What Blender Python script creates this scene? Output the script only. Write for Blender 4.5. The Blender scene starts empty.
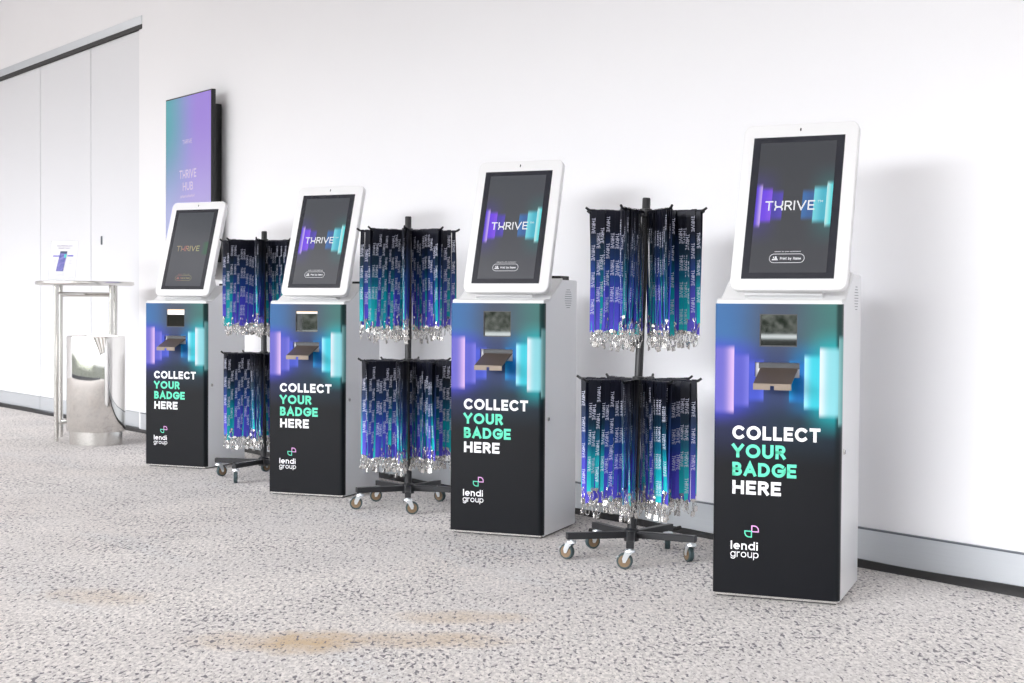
import bpy, bmesh, math, random
from mathutils import Vector, Matrix

SC = bpy.context.scene
COL = SC.collection
PI = math.pi
R = math.radians
random.seed(11)

# ------------------------------------------------------------------ camera
YAW = 0.90776                       # heading of the camera against the long wall
CAM = Vector((0.0, -4.3848, 0.9946))
cam_data = bpy.data.cameras.new('camera')
cam_data.sensor_width = 36.0
cam_data.lens = 1406.5 * 36.0 / 1024.0
cam_data.clip_start = 0.05
cam_data.clip_end = 200
cam = bpy.data.objects.new('camera', cam_data)
COL.objects.link(cam)
cam.matrix_world = (Matrix.Translation(CAM) @ Matrix.Rotation(YAW, 4, 'Z')
                    @ Matrix.Rotation(PI / 2 - 0.0263, 4, 'X') @ Matrix.Rotation(0.0070, 4, 'Z'))
SC.camera = cam

# ------------------------------------------------------------------ view, world, lights
SC.view_settings.view_transform = 'Standard'
SC.view_settings.look = 'None'
SC.view_settings.gamma = 1.0
SC.view_settings.use_curve_mapping = False
SC.view_settings.exposure = -0.58
SC.cycles.max_bounces = 8
SC.cycles.diffuse_bounces = 5
SC.cycles.sample_clamp_indirect = 6
SC.cycles.caustics_reflective = False
SC.cycles.caustics_refractive = False

GLAZE_Y = -13.0
CEIL = 4.7
WALL_X0, WALL_X1 = -20.0, 10.0

world = bpy.data.worlds.new('daylight')
SC.world = world
world.use_nodes = True
wn = world.node_tree.nodes; wl = world.node_tree.links
wn.clear()
w_out = wn.new('ShaderNodeOutputWorld'); w_bg = wn.new('ShaderNodeBackground')
w_tc = wn.new('ShaderNodeTexCoord'); w_sep = wn.new('ShaderNodeSeparateXYZ')
wl.new(w_tc.outputs['Generated'], w_sep.inputs[0])
w_noise = wn.new('ShaderNodeTexNoise'); w_noise.inputs['Scale'].default_value = 260; w_noise.inputs['Detail'].default_value = 5
wl.new(w_tc.outputs['Generated'], w_noise.inputs['Vector'])
w_leaf = wn.new('ShaderNodeValToRGB')
w_leaf.color_ramp.elements[0].position = 0.38; w_leaf.color_ramp.elements[0].color = (0.02, 0.028, 0.02, 1)
w_leaf.color_ramp.elements[1].position = 0.66; w_leaf.color_ramp.elements[1].color = (0.21, 0.215, 0.20, 1)
wl.new(w_noise.outputs['Fac'], w_leaf.inputs['Fac'])
# bands by elevation: ground, pale kerb, trees, overcast sky
def w_band(z, soft):
    m = wn.new('ShaderNodeMapRange'); m.inputs['From Min'].default_value = z - soft; m.inputs['From Max'].default_value = z + soft
    wl.new(w_sep.outputs['Z'], m.inputs['Value']); return m.outputs['Result']
def w_mix(f, a, b):
    m = wn.new('ShaderNodeMix'); m.data_type = 'RGBA'
    wl.new(f, m.inputs['Factor'])
    for s, v in ((m.inputs['A'], a), (m.inputs['B'], b)):
        if isinstance(v, tuple): s.default_value = v
        else: wl.new(v, s)
    return m.outputs['Result']
c1 = w_mix(w_band(-0.0225, 0.0008), (0.04, 0.042, 0.04, 1), (0.85, 0.88, 0.9, 1))
c2 = w_mix(w_band(-0.0198, 0.0008), c1, w_leaf.outputs['Color'])
c3 = w_mix(w_band(0.11, 0.04), c2, (1.0, 1.015, 1.05, 1))
wl.new(c3, w_bg.inputs['Color'])
# the overcast sky is brighter towards the veiled sun
w_dot = wn.new('ShaderNodeVectorMath'); w_dot.operation = 'DOT_PRODUCT'
w_dot.inputs[1].default_value = Vector((0.04, -1.0, 0.22)).normalized()
wl.new(w_tc.outputs['Generated'], w_dot.inputs[0])
w_sun = wn.new('ShaderNodeMapRange'); w_sun.interpolation_type = 'SMOOTHSTEP'
w_sun.inputs['From Min'].default_value = 0.86; w_sun.inputs['From Max'].default_value = 0.985
w_sun.inputs['To Min'].default_value = 0.0; w_sun.inputs['To Max'].default_value = 22.0
wl.new(w_dot.outputs['Value'], w_sun.inputs['Value']); 
w_m = wn.new('ShaderNodeMath'); w_m.operation = 'MULTIPLY_ADD'
wl.new(w_sun.outputs['Result'], w_m.inputs[0]); wl.new(w_band(0.05, 0.03), w_m.inputs[1]); w_m.inputs[2].default_value = 6.0
wl.new(w_m.outputs[0], w_bg.inputs['Strength'])
wl.new(w_bg.outputs[0], w_out.inputs[0])

def area_light(name, loc, rot, sx, sy, power, color=(1, 1, 1), portal=False):
    d = bpy.data.lights.new(name, 'AREA'); d.shape = 'RECTANGLE'; d.size = sx; d.size_y = sy
    d.energy = power; d.color = color
    o = bpy.data.objects.new(name, d); COL.objects.link(o); o.location = loc; o.rotation_euler = rot
    if portal: d.cycles.is_portal = True
    return o
# daylight enters through the glazed front of the foyer
area_light('window_portal', ((WALL_X0 + WALL_X1) / 2, GLAZE_Y + 0.15, CEIL / 2 + 0.1), (R(90), 0, 0), WALL_X1 - WALL_X0 - 0.4, CEIL - 0.4, 1, portal=True)
area_light('window_portal', (WALL_X1 - 0.1, GLAZE_Y / 2, CEIL / 2), (R(90), 0, R(90)), -GLAZE_Y - 0.4, CEIL - 0.4, 1, portal=True)  # portal for the added glazing on the right
# rows of unseen area lights at ceiling height, added for even fill
for cy, pw in ((-3.4, 130), (-7.0, 200), (-10.5, 150)):
    area_light('ceiling_fill_light', ((WALL_X0 + WALL_X1) / 2, cy, CEIL - 0.03), (0, 0, 0), WALL_X1 - WALL_X0 - 2, 1.1, pw, (1.0, 0.98, 0.985))

area_light('ceiling_fill_light', (-13.0, -2.4, CEIL - 0.03), (0, 0, 0), 9.0, 0.8, 90, (1.0, 0.95, 0.92))  # extra warm light, added to brighten the upper left wall

# ------------------------------------------------------------------ node helpers
class N:
    """small expression wrapper round shader math nodes"""
    tree = None
    def __init__(s, sock): s.s = sock
    @staticmethod
    def math(op, *a, clamp=False):
        n = N.tree.nodes.new('ShaderNodeMath'); n.operation = op; n.use_clamp = clamp
        for i, v in enumerate(a):
            if isinstance(v, N): N.tree.links.new(v.s, n.inputs[i])
            else: n.inputs[i].default_value = v
        return N(n.outputs[0])
    def __add__(s, o): return N.math('ADD', s, o)
    __radd__ = __add__
    def __sub__(s, o): return N.math('SUBTRACT', s, o)
    def __rsub__(s, o): return N.math('SUBTRACT', o, s)
    def __mul__(s, o): return N.math('MULTIPLY', s, o)
    __rmul__ = __mul__
    def abs(s): return N.math('ABSOLUTE', s)

def ramp(v, a, b):                      # smooth 0..1 between a and b
    n = N.tree.nodes.new('ShaderNodeMapRange'); n.interpolation_type = 'SMOOTHSTEP'
    n.inputs['From Min'].default_value = a; n.inputs['From Max'].default_value = b
    if a > b:
        n.inputs['From Min'].default_value = b; n.inputs['From Max'].default_value = a
        n.inputs['To Min'].default_value = 1; n.inputs['To Max'].default_value = 0
    N.tree.links.new(v.s, n.inputs['Value'])
    return N(n.outputs['Result'])
def mixc(f, a, b, blend='MIX'):
    n = N.tree.nodes.new('ShaderNodeMix'); n.data_type = 'RGBA'; n.blend_type = blend
    if isinstance(f, N): N.tree.links.new(f.s, n.inputs['Factor'])
    else: n.inputs['Factor'].default_value = f
    for s, v in ((n.inputs['A'], a), (n.inputs['B'], b)):
        if isinstance(v, tuple): s.default_value = (v[0], v[1], v[2], 1)
        else: N.tree.links.new(v, s)
    return n.outputs['Result']
def obj_xyz():
    t = N.tree.nodes.new('ShaderNodeTexCoord'); s = N.tree.nodes.new('ShaderNodeSeparateXYZ')
    N.tree.links.new(t.outputs['Object'], s.inputs[0])
    return t.outputs['Object'], N(s.outputs[0]), N(s.outputs[1]), N(s.outputs[2])
def noise(vec, scale, detail=2.0, rough=0.5, stretch=None, out='Fac'):
    if stretch:
        m = N.tree.nodes.new('ShaderNodeMapping'); m.inputs['Scale'].default_value = stretch
        N.tree.links.new(vec, m.inputs['Vector']); vec = m.outputs[0]
    n = N.tree.nodes.new('ShaderNodeTexNoise')
    n.inputs['Scale'].default_value = scale; n.inputs['Detail'].default_value = detail; n.inputs['Roughness'].default_value = rough
    N.tree.links.new(vec, n.inputs['Vector'])
    return N(n.outputs[out])
def srgb(r, g, b):
    f = lambda c: ((c / 255 + 0.055) / 1.055) ** 2.4 if c > 10 else c / 255 / 12.92
    return (f(r), f(g), f(b))

def new_mat(name):
    m = bpy.data.materials.new(name); m.use_nodes = True
    N.tree = m.node_tree
    return m, m.node_tree.nodes['Principled BSDF']
def bump(b, h, strength, dist=0.002):
    n = N.tree.nodes.new('ShaderNodeBump'); n.inputs['Strength'].default_value = strength; n.inputs['Distance'].default_value = dist
    N.tree.links.new(h.s, n.inputs['Height']); N.tree.links.new(n.outputs[0], b.inputs['Normal'])
def simple(name, col, rough=0.5, metal=0.0, var=0.04, scale=30, stretch=None, spec=0.5, bmp=0.0):
    m, b = new_mat(name)
    vec, x, y, z = obj_xyz()
    n = noise(vec, scale, 3, 0.6, stretch)
    lo = tuple(c * (1 - var) for c in col); hi = tuple(min(1, c * (1 + var)) for c in col)
    N.tree.links.new(mixc(n, lo, hi), b.inputs['Base Color'])
    b.inputs['Roughness'].default_value = rough; b.inputs['Metallic'].default_value = metal
    b.inputs['Specular IOR Level'].default_value = spec
    if bmp: bump(b, n, bmp)
    return m

M = {}
M['wall'] = simple('wall_paint', (0.88, 0.88, 0.90), 0.55, var=0.006, scale=3)
M['ceiling'] = simple('ceiling_paint', (0.85, 0.85, 0.85), 0.8, var=0.01)
M['door_panel'] = simple('door_panel_laminate', (0.77, 0.78, 0.81), 0.32, var=0.006, scale=2)
M['joint'] = simple('joint_shadow_gap', (0.30, 0.31, 0.33), 0.7)
M['alu'] = simple('brushed_aluminium', (0.66, 0.69, 0.72), 0.42, 0.75, var=0.06, scale=18, stretch=(0.3, 1, 30))
M['dark_alu'] = simple('dark_aluminium_lip', (0.16, 0.175, 0.20), 0.4, 0.6)
M['rubber'] = simple('black_rubber', (0.012, 0.011, 0.011), 0.55, var=0.3)
M['white_coat'] = simple('white_powder_coat', (0.78, 0.78, 0.78), 0.38, var=0.01, scale=200)
M['grey_coat'] = simple('pale_grey_powder_coat', (0.87, 0.88, 0.895), 0.34, 0.25, var=0.015, scale=220)
M['head_white'] = simple('white_moulded_plastic', (0.77, 0.77, 0.775), 0.28, var=0.005)
M['bezel'] = simple('black_screen_border', (0.012, 0.014, 0.022), 0.18, var=0.1)
M['dark_void'] = simple('dark_slot_interior', (0.05, 0.052, 0.058), 0.4)
M['tray_metal'] = simple('bronze_brown_metal', (0.115, 0.088, 0.07), 0.34, 0.25, var=0.1)
M['tray_lip'] = simple('light_brown_metal_edge', (0.24, 0.19, 0.145), 0.4, 0.2, var=0.1)
M['chrome'] = simple('bright_chrome', (0.72, 0.71, 0.69), 0.14, 1.0, var=0.03)
M['steel'] = simple('mirror_stainless_steel', (0.80, 0.785, 0.76), 0.045, 1.0, var=0.02, scale=6)
M['satin_steel'] = simple('satin_stainless_steel', (0.66, 0.645, 0.62), 0.24, 1.0, var=0.04)
M['zinc'] = simple('zinc_plated_steel', (0.72, 0.75, 0.77), 0.3, 0.8, var=0.06)
M['clip'] = simple('nickel_clip', (0.62, 0.605, 0.585), 0.25, 0.85, var=0.08, scale=90)
M['rack'] = simple('black_rack_coating', (0.012, 0.0125, 0.015), 0.38, var=0.15, scale=80)
M['tyre'] = simple('dark_teal_grey_tyre', (0.035, 0.06, 0.065), 0.6)
M['wheel_core'] = simple('tan_brown_wheel_disc', (0.20, 0.13, 0.07), 0.5)
M['tv_black'] = simple('black_television_plastic', (0.008, 0.009, 0.010), 0.35)
M['ink_white'] = simple('white_print', (0.92, 0.92, 0.95), 0.4, var=0.005)
M['ink_mint'] = simple('mint_green_print', srgb(92, 222, 184), 0.4, var=0.01)
M['ink_pink'] = simple('lilac_pink_print', srgb(225, 165, 222), 0.4, var=0.01)
M['thread'] = simple('pale_woven_lettering', (0.66, 0.68, 0.82), 0.7, var=0.05)
M['paper'] = simple('white_card', (0.88, 0.88, 0.89), 0.5, var=0.005)
M['ink_grey'] = simple('grey_violet_ink', srgb(150, 140, 175), 0.6)
M['ink_violet'] = simple('violet_ink', srgb(100, 85, 200), 0.6)

def mat_acrylic():
    m, b = new_mat('clear_acrylic')
    b.inputs['Base Color'].default_value = (0.95, 0.97, 0.98, 1); b.inputs['Roughness'].default_value = 0.03
    b.inputs['Alpha'].default_value = 0.08
    return m
M['acrylic'] = mat_acrylic()

def mat_mirror_glass():
    m, b = new_mat('reflective_badge_window')
    vec, x, y, z = obj_xyz()
    n = noise(vec, 4, 1)
    N.tree.links.new(mixc(n, (0.20, 0.21, 0.205), (0.24, 0.25, 0.245)), b.inputs['Base Color'])
    b.inputs['Metallic'].default_value = 1.0; b.inputs['Roughness'].default_value = 0.02
    return m
M['window_glass'] = mat_mirror_glass()

def mat_floor():
    m, b = new_mat('flecked_carpet')
    vec, x, y, z = obj_xyz()
    big = noise(vec, 1.1, 4, 0.6, (1.0, 0.55, 1))
    tint = noise(vec, 0.55, 3, 0.55)
    base = mixc(ramp(big, 0.34, 0.66), srgb(216, 212, 209), srgb(236, 230, 224))
    base = mixc(ramp(tint, 0.45, 0.72) * 0.7, base, srgb(222, 208, 197))
    cool = noise(vec, 1.7, 3, 0.6, (0.35, 1.6, 1))
    base = mixc(ramp(cool, 0.56, 0.72) * 0.6, base, srgb(206, 211, 214))
    cmb = N.tree.nodes.new('ShaderNodeCombineXYZ')
    N.tree.links.new((x * -0.788 * 0.5 + y * 0.615 * 0.5).s, cmb.inputs[0]); N.tree.links.new((x * 0.615 + y * 0.788).s, cmb.inputs[1])
    pile = cmb.outputs[0]                              # tufts run along the length of the roll
    mid = noise(pile, 75, 2, 0.65)
    base = mixc(ramp(mid, 0.42, 0.60) * 0.75, srgb(190, 185, 182), base)
    # tea coloured stains, each with its own outline
    wob = noise(vec, 9, 3, 0.6)
    for cx, cy, lx, ly, ang, st in ((-3.60, -2.33, 0.10, 0.10, 0.85, 1.0), (-3.44, -2.06, 0.22, 0.07, 0.9, 0.6),
                                    (-3.72, -2.46, 0.12, 0.08, 0.9, 0.5), (-4.58, -2.58, 0.14, 0.09, 0.6, 0.35), (-3.60, -1.78, 0.16, 0.07, 0.9, 0.5)):
        c, s = math.cos(ang), math.sin(ang)
        u = ((x - cx) * c + (y - cy) * s) * (1 / lx)
        v = ((y - cy) * c - (x - cx) * s) * (1 / ly)
        d = u * u + v * v + (wob - 0.5) * 4.5
        base = mixc(ramp(d, 3.6, -1.2) * st, base, srgb(186, 158, 118))
    # flecks
    f1 = noise(pile, 66, 1.2, 0.5)
    f2 = noise(pile, 110, 1.0, 0.5)
    clus = noise(vec, 2.6, 3, 0.65)
    k1 = ramp(f1 + (clus - 0.5) * 0.30, 0.60, 0.65)
    k2 = ramp(f2 + (clus - 0.5) * 0.22, 0.58, 0.65)
    col = mixc(k1 * 0.9, base, srgb(84, 80, 88))
    col = mixc(k2 * 0.6, col, srgb(126, 120, 122))
    N.tree.links.new(col, b.inputs['Base Color'])
    b.inputs['Roughness'].default_value = 0.95
    b.inputs['Specular IOR Level'].default_value = 0.15
    b.inputs['Sheen Weight'].default_value = 0.12
    bump(b, noise(vec, 240, 2), 0.35, 0.004)
    return m
M['floor'] = mat_floor()

def bars_graphic(x, z, bars, base, soft, edge=1.6):
    """light bars: (x0, x1, z0, z1, dim colour, bright colour, side of the bright edge, strength)"""
    col = base
    for x0, x1, z0, z1, dim, bright, side, st in bars:
        mx = N.math('MULTIPLY', ramp(x, x0 - 0.001, x0 + 0.001), ramp(x, x1 + 0.001, x1 - 0.001))
        mz = N.math('MULTIPLY', ramp(z, z0 - soft, z0 + soft), ramp(z, z1 + soft, z1 - soft))
        g = ramp(x, x0, x1) if side > 0 else ramp(x, x1, x0)
        c = mixc(N.math('POWER', g, edge), dim, bright)
        col = mixc(mx * mz * st, col, c)
    return col

def mat_panel():
    m, b = new_mat('printed_vinyl_panel')
    vec, x, y, z = obj_xyz()
    x = x - 0.007
    top = mixc(ramp(x, 0.02, 0.20), srgb(50, 98, 150), srgb(62, 72, 90))
    top = mixc(ramp(x, 0.22, 0.41), top, srgb(58, 108, 104))
    midc = mixc(ramp(x, 0.06, 0.20), srgb(50, 66, 176), srgb(44, 58, 98))
    midc = mixc(ramp(x, 0.22, 0.30), midc, srgb(8, 100, 150))
    midc = mixc(ramp(x, 0.28, 0.43), midc, srgb(0, 138, 148))
    base = mixc(ramp(z, 0.80, 0.90), midc, top)
    low = mixc(ramp(x, 0.05, 0.28), srgb(30, 36, 72), srgb(24, 42, 56))
    dark = srgb(6, 8, 14)
    base = mixc(ramp(z, 0.70, 0.60), base, low)
    base = mixc(ramp(z, 0.625, 0.44), base, dark)
    # soft glow round the bars
    gl = N.math('MULTIPLY', ramp(x, 0.14, 0.0), ramp((z - 0.74).abs(), 0.17, 0.07))
    base = mixc(gl * 0.75, base, srgb(66, 66, 190))
    gr = N.math('MULTIPLY', ramp(x, 0.28, 0.40), ramp((z - 0.74).abs(), 0.20, 0.07))
    base = mixc(gr * 0.85, base, srgb(0, 166, 172))
    base = mixc(ramp(x, 0.398, 0.410) * 0.72, base, (0.008, 0.010, 0.012))      # dark reflection along the curved right edge, painted into the colour
    bars = [(-0.01, 0.0615, 0.632, 0.852, srgb(96, 92, 180), srgb(198, 168, 210), 1, 1.0),
            (0.0615, 0.1125, 0.655, 0.826, srgb(80, 82, 180), srgb(106, 104, 196), 1, 1.0),
            (0.1125, 0.163, 0.675, 0.806, srgb(62, 78, 190), srgb(80, 96, 208), 1, 0.9),
            (0.249, 0.299, 0.675, 0.806, srgb(0, 100, 172), srgb(10, 140, 206), -1, 0.9),
            (0.299, 0.350, 0.653, 0.826, srgb(52, 186, 202), srgb(150, 216, 232), -1, 1.0),
            (0.350, 0.412, 0.628, 0.852, srgb(128, 196, 204), srgb(206, 218, 222), -1, 1.0),
            (0.412, 0.440, 0.600, 0.890, srgb(96, 168, 168), srgb(150, 200, 200), -1, 0.8)]
    col = bars_graphic(x, z, bars, base, 0.012, 4.0)
    n = noise(vec, 9, 2)
    N.tree.links.new(mixc(N.math('MULTIPLY', n, 0.05), col, (0.02, 0.02, 0.03)), b.inputs['Base Color'])
    b.inputs['Roughness'].default_value = 0.34
    b.inputs['Specular IOR Level'].default_value = 0.2
    return m
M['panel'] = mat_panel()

DW, DH = 0.319, 0.515          # black border rectangle of the display
def mat_display(kind, lift=1.0):
    m, b = new_mat('lit_display_' + kind)
    vec, x, y, z = obj_xyz()
    base = mixc(ramp(z, 0.05, 0.5), tuple(c * lift for c in srgb(66, 68, 73)), tuple(c * lift for c in srgb(58, 61, 66)))
    cz = 0.262
    if kind == 'bright':
        gl = N.math('MULTIPLY', ramp(x, 0.13, 0.03), ramp((z - cz).abs(), 0.16, 0.02))
        base = mixc(gl * 0.6, base, srgb(70, 52, 150))
        gr = N.math('MULTIPLY', ramp(x, 0.19, 0.29), ramp((z - cz).abs(), 0.17, 0.02))
        base = mixc(gr * 0.7, base, srgb(52, 116, 118))
        bars = [(0.026, 0.048, cz - 0.072, cz + 0.074, srgb(92, 62, 216), srgb(206, 176, 255), 1, 1.0),
                (0.048, 0.084, cz - 0.056, cz + 0.060, srgb(112, 66, 236), srgb(134, 84, 240), 1, 1.0),
                (0.084, 0.122, cz - 0.048, cz + 0.050, srgb(74, 62, 186), srgb(92, 72, 205), 1, 0.75),
                (0.190, 0.229, cz - 0.048, cz + 0.050, srgb(52, 104, 176), srgb(58, 124, 196), -1, 0.75),
                (0.229, 0.272, cz - 0.060, cz + 0.062, srgb(70, 184, 206), srgb(120, 216, 230), -1, 1.0),
                (0.272, 0.294, cz - 0.074, cz + 0.078, srgb(96, 222, 226), srgb(198, 250, 252), -1, 1.0)]
        base = bars_graphic(x, z, bars, base, 0.012)
    else:
        base = mixc(ramp(x, 0.24, 0.285) * ramp((z - cz).abs(), 0.05, 0.03), base, srgb(60, 96, 76))
    b.inputs['Specular IOR Level'].default_value = 0.3
    b.inputs['Base Color'].default_value = (0.02, 0.02, 0.022, 1)
    b.inputs['Roughness'].default_value = 0.12
    N.tree.links.new(base, b.inputs['Emission Color'])
    b.inputs['Emission Strength'].default_value = 1.35
    return m
M['display'] = mat_display('bright')
M['display_mid'] = mat_display('bright', 1.45)
M['display_dim'] = mat_display('muted', 1.5)

def mat_glow(name, col, st=1.0):
    m, b = new_mat(name)
    vec, x, y, z = obj_xyz()
    n = noise(vec, 5, 1)
    N.tree.links.new(mixc(n, tuple(c * .96 for c in col), col), b.inputs['Emission Color'])
    b.inputs['Base Color'].default_value = (0.02, 0.02, 0.02, 1); b.inputs['Emission Strength'].default_value = st
    return m
M['glow_white'] = mat_glow('lit_white_pixels', (0.93, 0.93, 0.98), 1.45)
M['glow_fade'] = mat_glow('lit_faded_pixels', srgb(170, 176, 188), 1.0)
M['glow_tv'] = mat_glow('lit_pale_lilac_pixels', srgb(206, 192, 226), 1.5)
def mat_gold():
    m, b = new_mat('lit_rainbow_gold_pixels')
    vec, x, y, z = obj_xyz()
    c = mixc(ramp(x, 0.09, 0.12), srgb(190, 170, 130), srgb(205, 120, 115))
    c = mixc(ramp(x, 0.125, 0.16), c, srgb(205, 190, 135))
    c = mixc(ramp(x, 0.20, 0.27), c, srgb(150, 215, 130))
    N.tree.links.new(c, b.inputs['Emission Color']); b.inputs['Emission Strength'].default_value = 0.9
    b.inputs['Base Color'].default_value = (0.02, 0.02, 0.02, 1)
    return m
M['glow_gold'] = mat_gold()
def mat_strip():
    m, b = new_mat('warm_edged_bright_strip')
    vec, x, y, z = obj_xyz()
    c = mixc(ramp(z, 0.952, 0.962), (1.0, 0.98, 0.95), (1.0, 0.62, 0.34))
    N.tree.links.new(c, b.inputs['Emission Color']); b.inputs['Emission Strength'].default_value = 1.3
    b.inputs['Base Color'].default_value = (0.3, 0.3, 0.3, 1)
    return m
M['strip_glow'] = mat_strip()
M['window_dark'] = simple('dark_reflective_window', (0.05, 0.048, 0.045), 0.06, 0.9)

def mat_tv():
    m, b = new_mat('television_picture')
    vec, x, y, z = obj_xyz()           # x 0..0.7, z 0..1.2
    base = mixc(ramp(z, 0.0, 1.15), srgb(178, 172, 214), srgb(140, 112, 200))
    teal = N.math('MULTIPLY', ramp(x, 0.55, 0.0), ramp(z, 0.25, 1.1))
    base = mixc(teal * 1.0, base, srgb(62, 150, 160))
    base = mixc(ramp(x, 0.30, 0.0) * ramp(z, 0.9, 0.2) * 0.6, base, srgb(156, 176, 214))
    b.inputs['Base Color'].default_value = (0.03, 0.03, 0.03, 1); b.inputs['Roughness'].default_value = 0.3
    N.tree.links.new(base, b.inputs['Emission Color']); b.inputs['Emission Strength'].default_value = 1.6
    return m
M['tv_picture'] = mat_tv()

def mat_strap(name, stops):
    m, b = new_mat(name)
    vec, x, y, z = obj_xyz()
    uvn = N.tree.nodes.new('ShaderNodeUVMap'); uvn.uv_map = 'along'
    uvs = N.tree.nodes.new('ShaderNodeSeparateXYZ'); N.tree.links.new(uvn.outputs[0], uvs.inputs[0])
    z = N(uvs.outputs[1]) * -1.0
    col = stops[0][1]
    for (a, c0), (a2, c1_) in zip(stops, stops[1:]):
        col = mixc(ramp(z, a, a2), col, c1_)
    weave = noise(vec, 260, 2)
    N.tree.links.new(mixc(weave * 0.25, col, (0.01, 0.012, 0.04)), b.inputs['Base Color'])
    b.inputs['Roughness'].default_value = 0.42
    b.inputs['Specular IOR Level'].default_value = 0.3
    return m
M['strap_violet'] = mat_strap('navy_to_violet_webbing', [(-0.06, srgb(13, 15, 26)), (-0.15, srgb(26, 50, 88)), (-0.25, srgb(34, 70, 148)), (-0.33, srgb(76, 74, 200)), (-0.48, srgb(98, 88, 222))])
M['strap_teal'] = mat_strap('navy_to_teal_webbing', [(-0.06, srgb(12, 15, 24)), (-0.15, srgb(14, 44, 62)), (-0.24, srgb(14, 100, 128)), (-0.32, srgb(12, 172, 184)), (-0.46, srgb(40, 212, 216))])

# ------------------------------------------------------------------ mesh helpers
def link(name, bm, mats, parent=None, loc=None, smooth=False, angle=35):
    me = bpy.data.meshes.new(name)
    bmesh.ops.recalc_face_normals(bm, faces=bm.faces) if not getattr(bm, 'keep', False) else None
    bm.to_mesh(me); bm.free()
    if not isinstance(mats, (list, tuple)): mats = [mats]
    for m in mats: me.materials.append(m)
    o = bpy.data.objects.new(name, me); COL.objects.link(o)
    if parent is not None: o.parent = parent
    if loc is not None: o.location = loc
    if smooth:
        for p in me.polygons: p.use_smooth = True
        try: me.set_sharp_from_angle(angle=R(angle))
        except Exception: pass
    return o
def empty(name, loc=(0, 0, 0), rz=0.0):
    o = bpy.data.objects.new(name, None); COL.objects.link(o)
    o.location = loc; o.rotation_euler = (0, 0, rz); o.empty_display_size = 0.1
    return o
def tag(o, label, cat, group=None):
    o['label'] = label; o['category'] = cat
    if group: o['group'] = group
    return o
def struct(o):
    o['kind'] = 'structure'; return o

def box(bm, x0, x1, y0, y1, z0, z1, bev=0.0, seg=2, mi=0):
    vs = [bm.verts.new((x, y, z)) for x in (x0, x1) for y in (y0, y1) for z in (z0, z1)]
    fs = [bm.faces.new([vs[i] for i in q]) for q in ((0, 1, 3, 2), (4, 6, 7, 5), (0, 4, 5, 1), (2, 3, 7, 6), (0, 2, 6, 4), (1, 5, 7, 3))]
    for f in fs: f.material_index = mi
    if bev > 0:
        es = list({e for f in fs for e in f.edges})
        r = bmesh.ops.bevel(bm, geom=es, offset=bev, segments=seg, profile=0.6, affect='EDGES', clamp_overlap=True)
        for f in r['faces']: f.material_index = mi
    return vs
def prism(bm, poly, a0, a1, axis='z', mi=0, caps=True):
    """extrude a 2-D outline along an axis; outline is (x,y) for z, (y,z) for x, (x,z) for y"""
    def P(u, v, a):
        return {'z': (u, v, a), 'x': (a, u, v), 'y': (u, a, v)}[axis]
    A = [bm.verts.new(P(u, v, a0)) for u, v in poly]; B = [bm.verts.new(P(u, v, a1)) for u, v in poly]
    n = len(poly); fs = []
    for i in range(n):
        j = (i + 1) % n
        fs.append(bm.faces.new((A[i], A[j], B[j], B[i])))
    if caps:
        fs.append(bm.faces.new(A[::-1])); fs.append(bm.faces.new(B))
    for f in fs: f.material_index = mi
    return fs
def tube(bm, pts, r, n=10, mi=0, closed=False, flat=1.0):
    pts = [Vector(p) for p in pts]; rings = []
    ref = None
    for i, p in enumerate(pts):
        if closed: d = pts[(i + 1) % len(pts)] - pts[i - 1]
        elif i == 0: d = pts[1] - p
        elif i == len(pts) - 1: d = p - pts[-2]
        else: d = pts[i + 1] - pts[i - 1]
        d.normalize()
        if ref is None:
            ref = Vector((0, 0, 1)) if abs(d.z) < 0.9 else Vector((1, 0, 0))
        u = d.cross(ref).normalized(); v = d.cross(u).normalized(); ref = -v if False else (u.cross(d)).normalized()
        rr = r[i] if isinstance(r, (list, tuple)) else r
        rings.append([bm.verts.new(p + (u * math.cos(2 * PI * k / n) + v * math.sin(2 * PI * k / n) * flat) * rr) for k in range(n)])
    m = len(rings)
    for i in range(m if closed else m - 1):
        a, b2 = rings[i], rings[(i + 1) % m]
        for k in range(n):
            f = bm.faces.new((a[k], a[(k + 1) % n], b2[(k + 1) % n], b2[k])); f.material_index = mi
    if not closed:
        bm.faces.new(rings[0][::-1]).material_index = mi; bm.faces.new(rings[-1]).material_index = mi
def lathe(bm, prof, n=32, axis='z', c=(0, 0, 0), mi=0):
    rings = []
    for r, h in prof:
        ring = []
        for k in range(n):
            a = 2 * PI * k / n; u, v = r * math.cos(a), r * math.sin(a)
            p = {'z': (u, v, h), 'x': (h, u, v), 'y': (u, h, v)}[axis]
            ring.append(bm.verts.new((p[0] + c[0], p[1] + c[1], p[2] + c[2])))
        rings.append(ring)
    for a, b2 in zip(rings, rings[1:]):
        for k in range(n):
            bm.faces.new((a[k], a[(k + 1) % n], b2[(k + 1) % n], b2[k])).material_index = mi
    for ring in (rings[0], rings[-1]):
        bm.faces.new(ring).material_index = mi
def rrect(x0, x1, z0, z1, r, n=8):
    pts = []
    for cx, cz, a in ((x1 - r, z1 - r, 0), (x0 + r, z1 - r, 90), (x0 + r, z0 + r, 180), (x1 - r, z0 + r, 270)):
        for i in range(n + 1):
            t = R(a + 90 * i / n); pts.append((cx + r * math.cos(t), cz + r * math.sin(t)))
    return pts
def BM():
    return bmesh.new()

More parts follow.
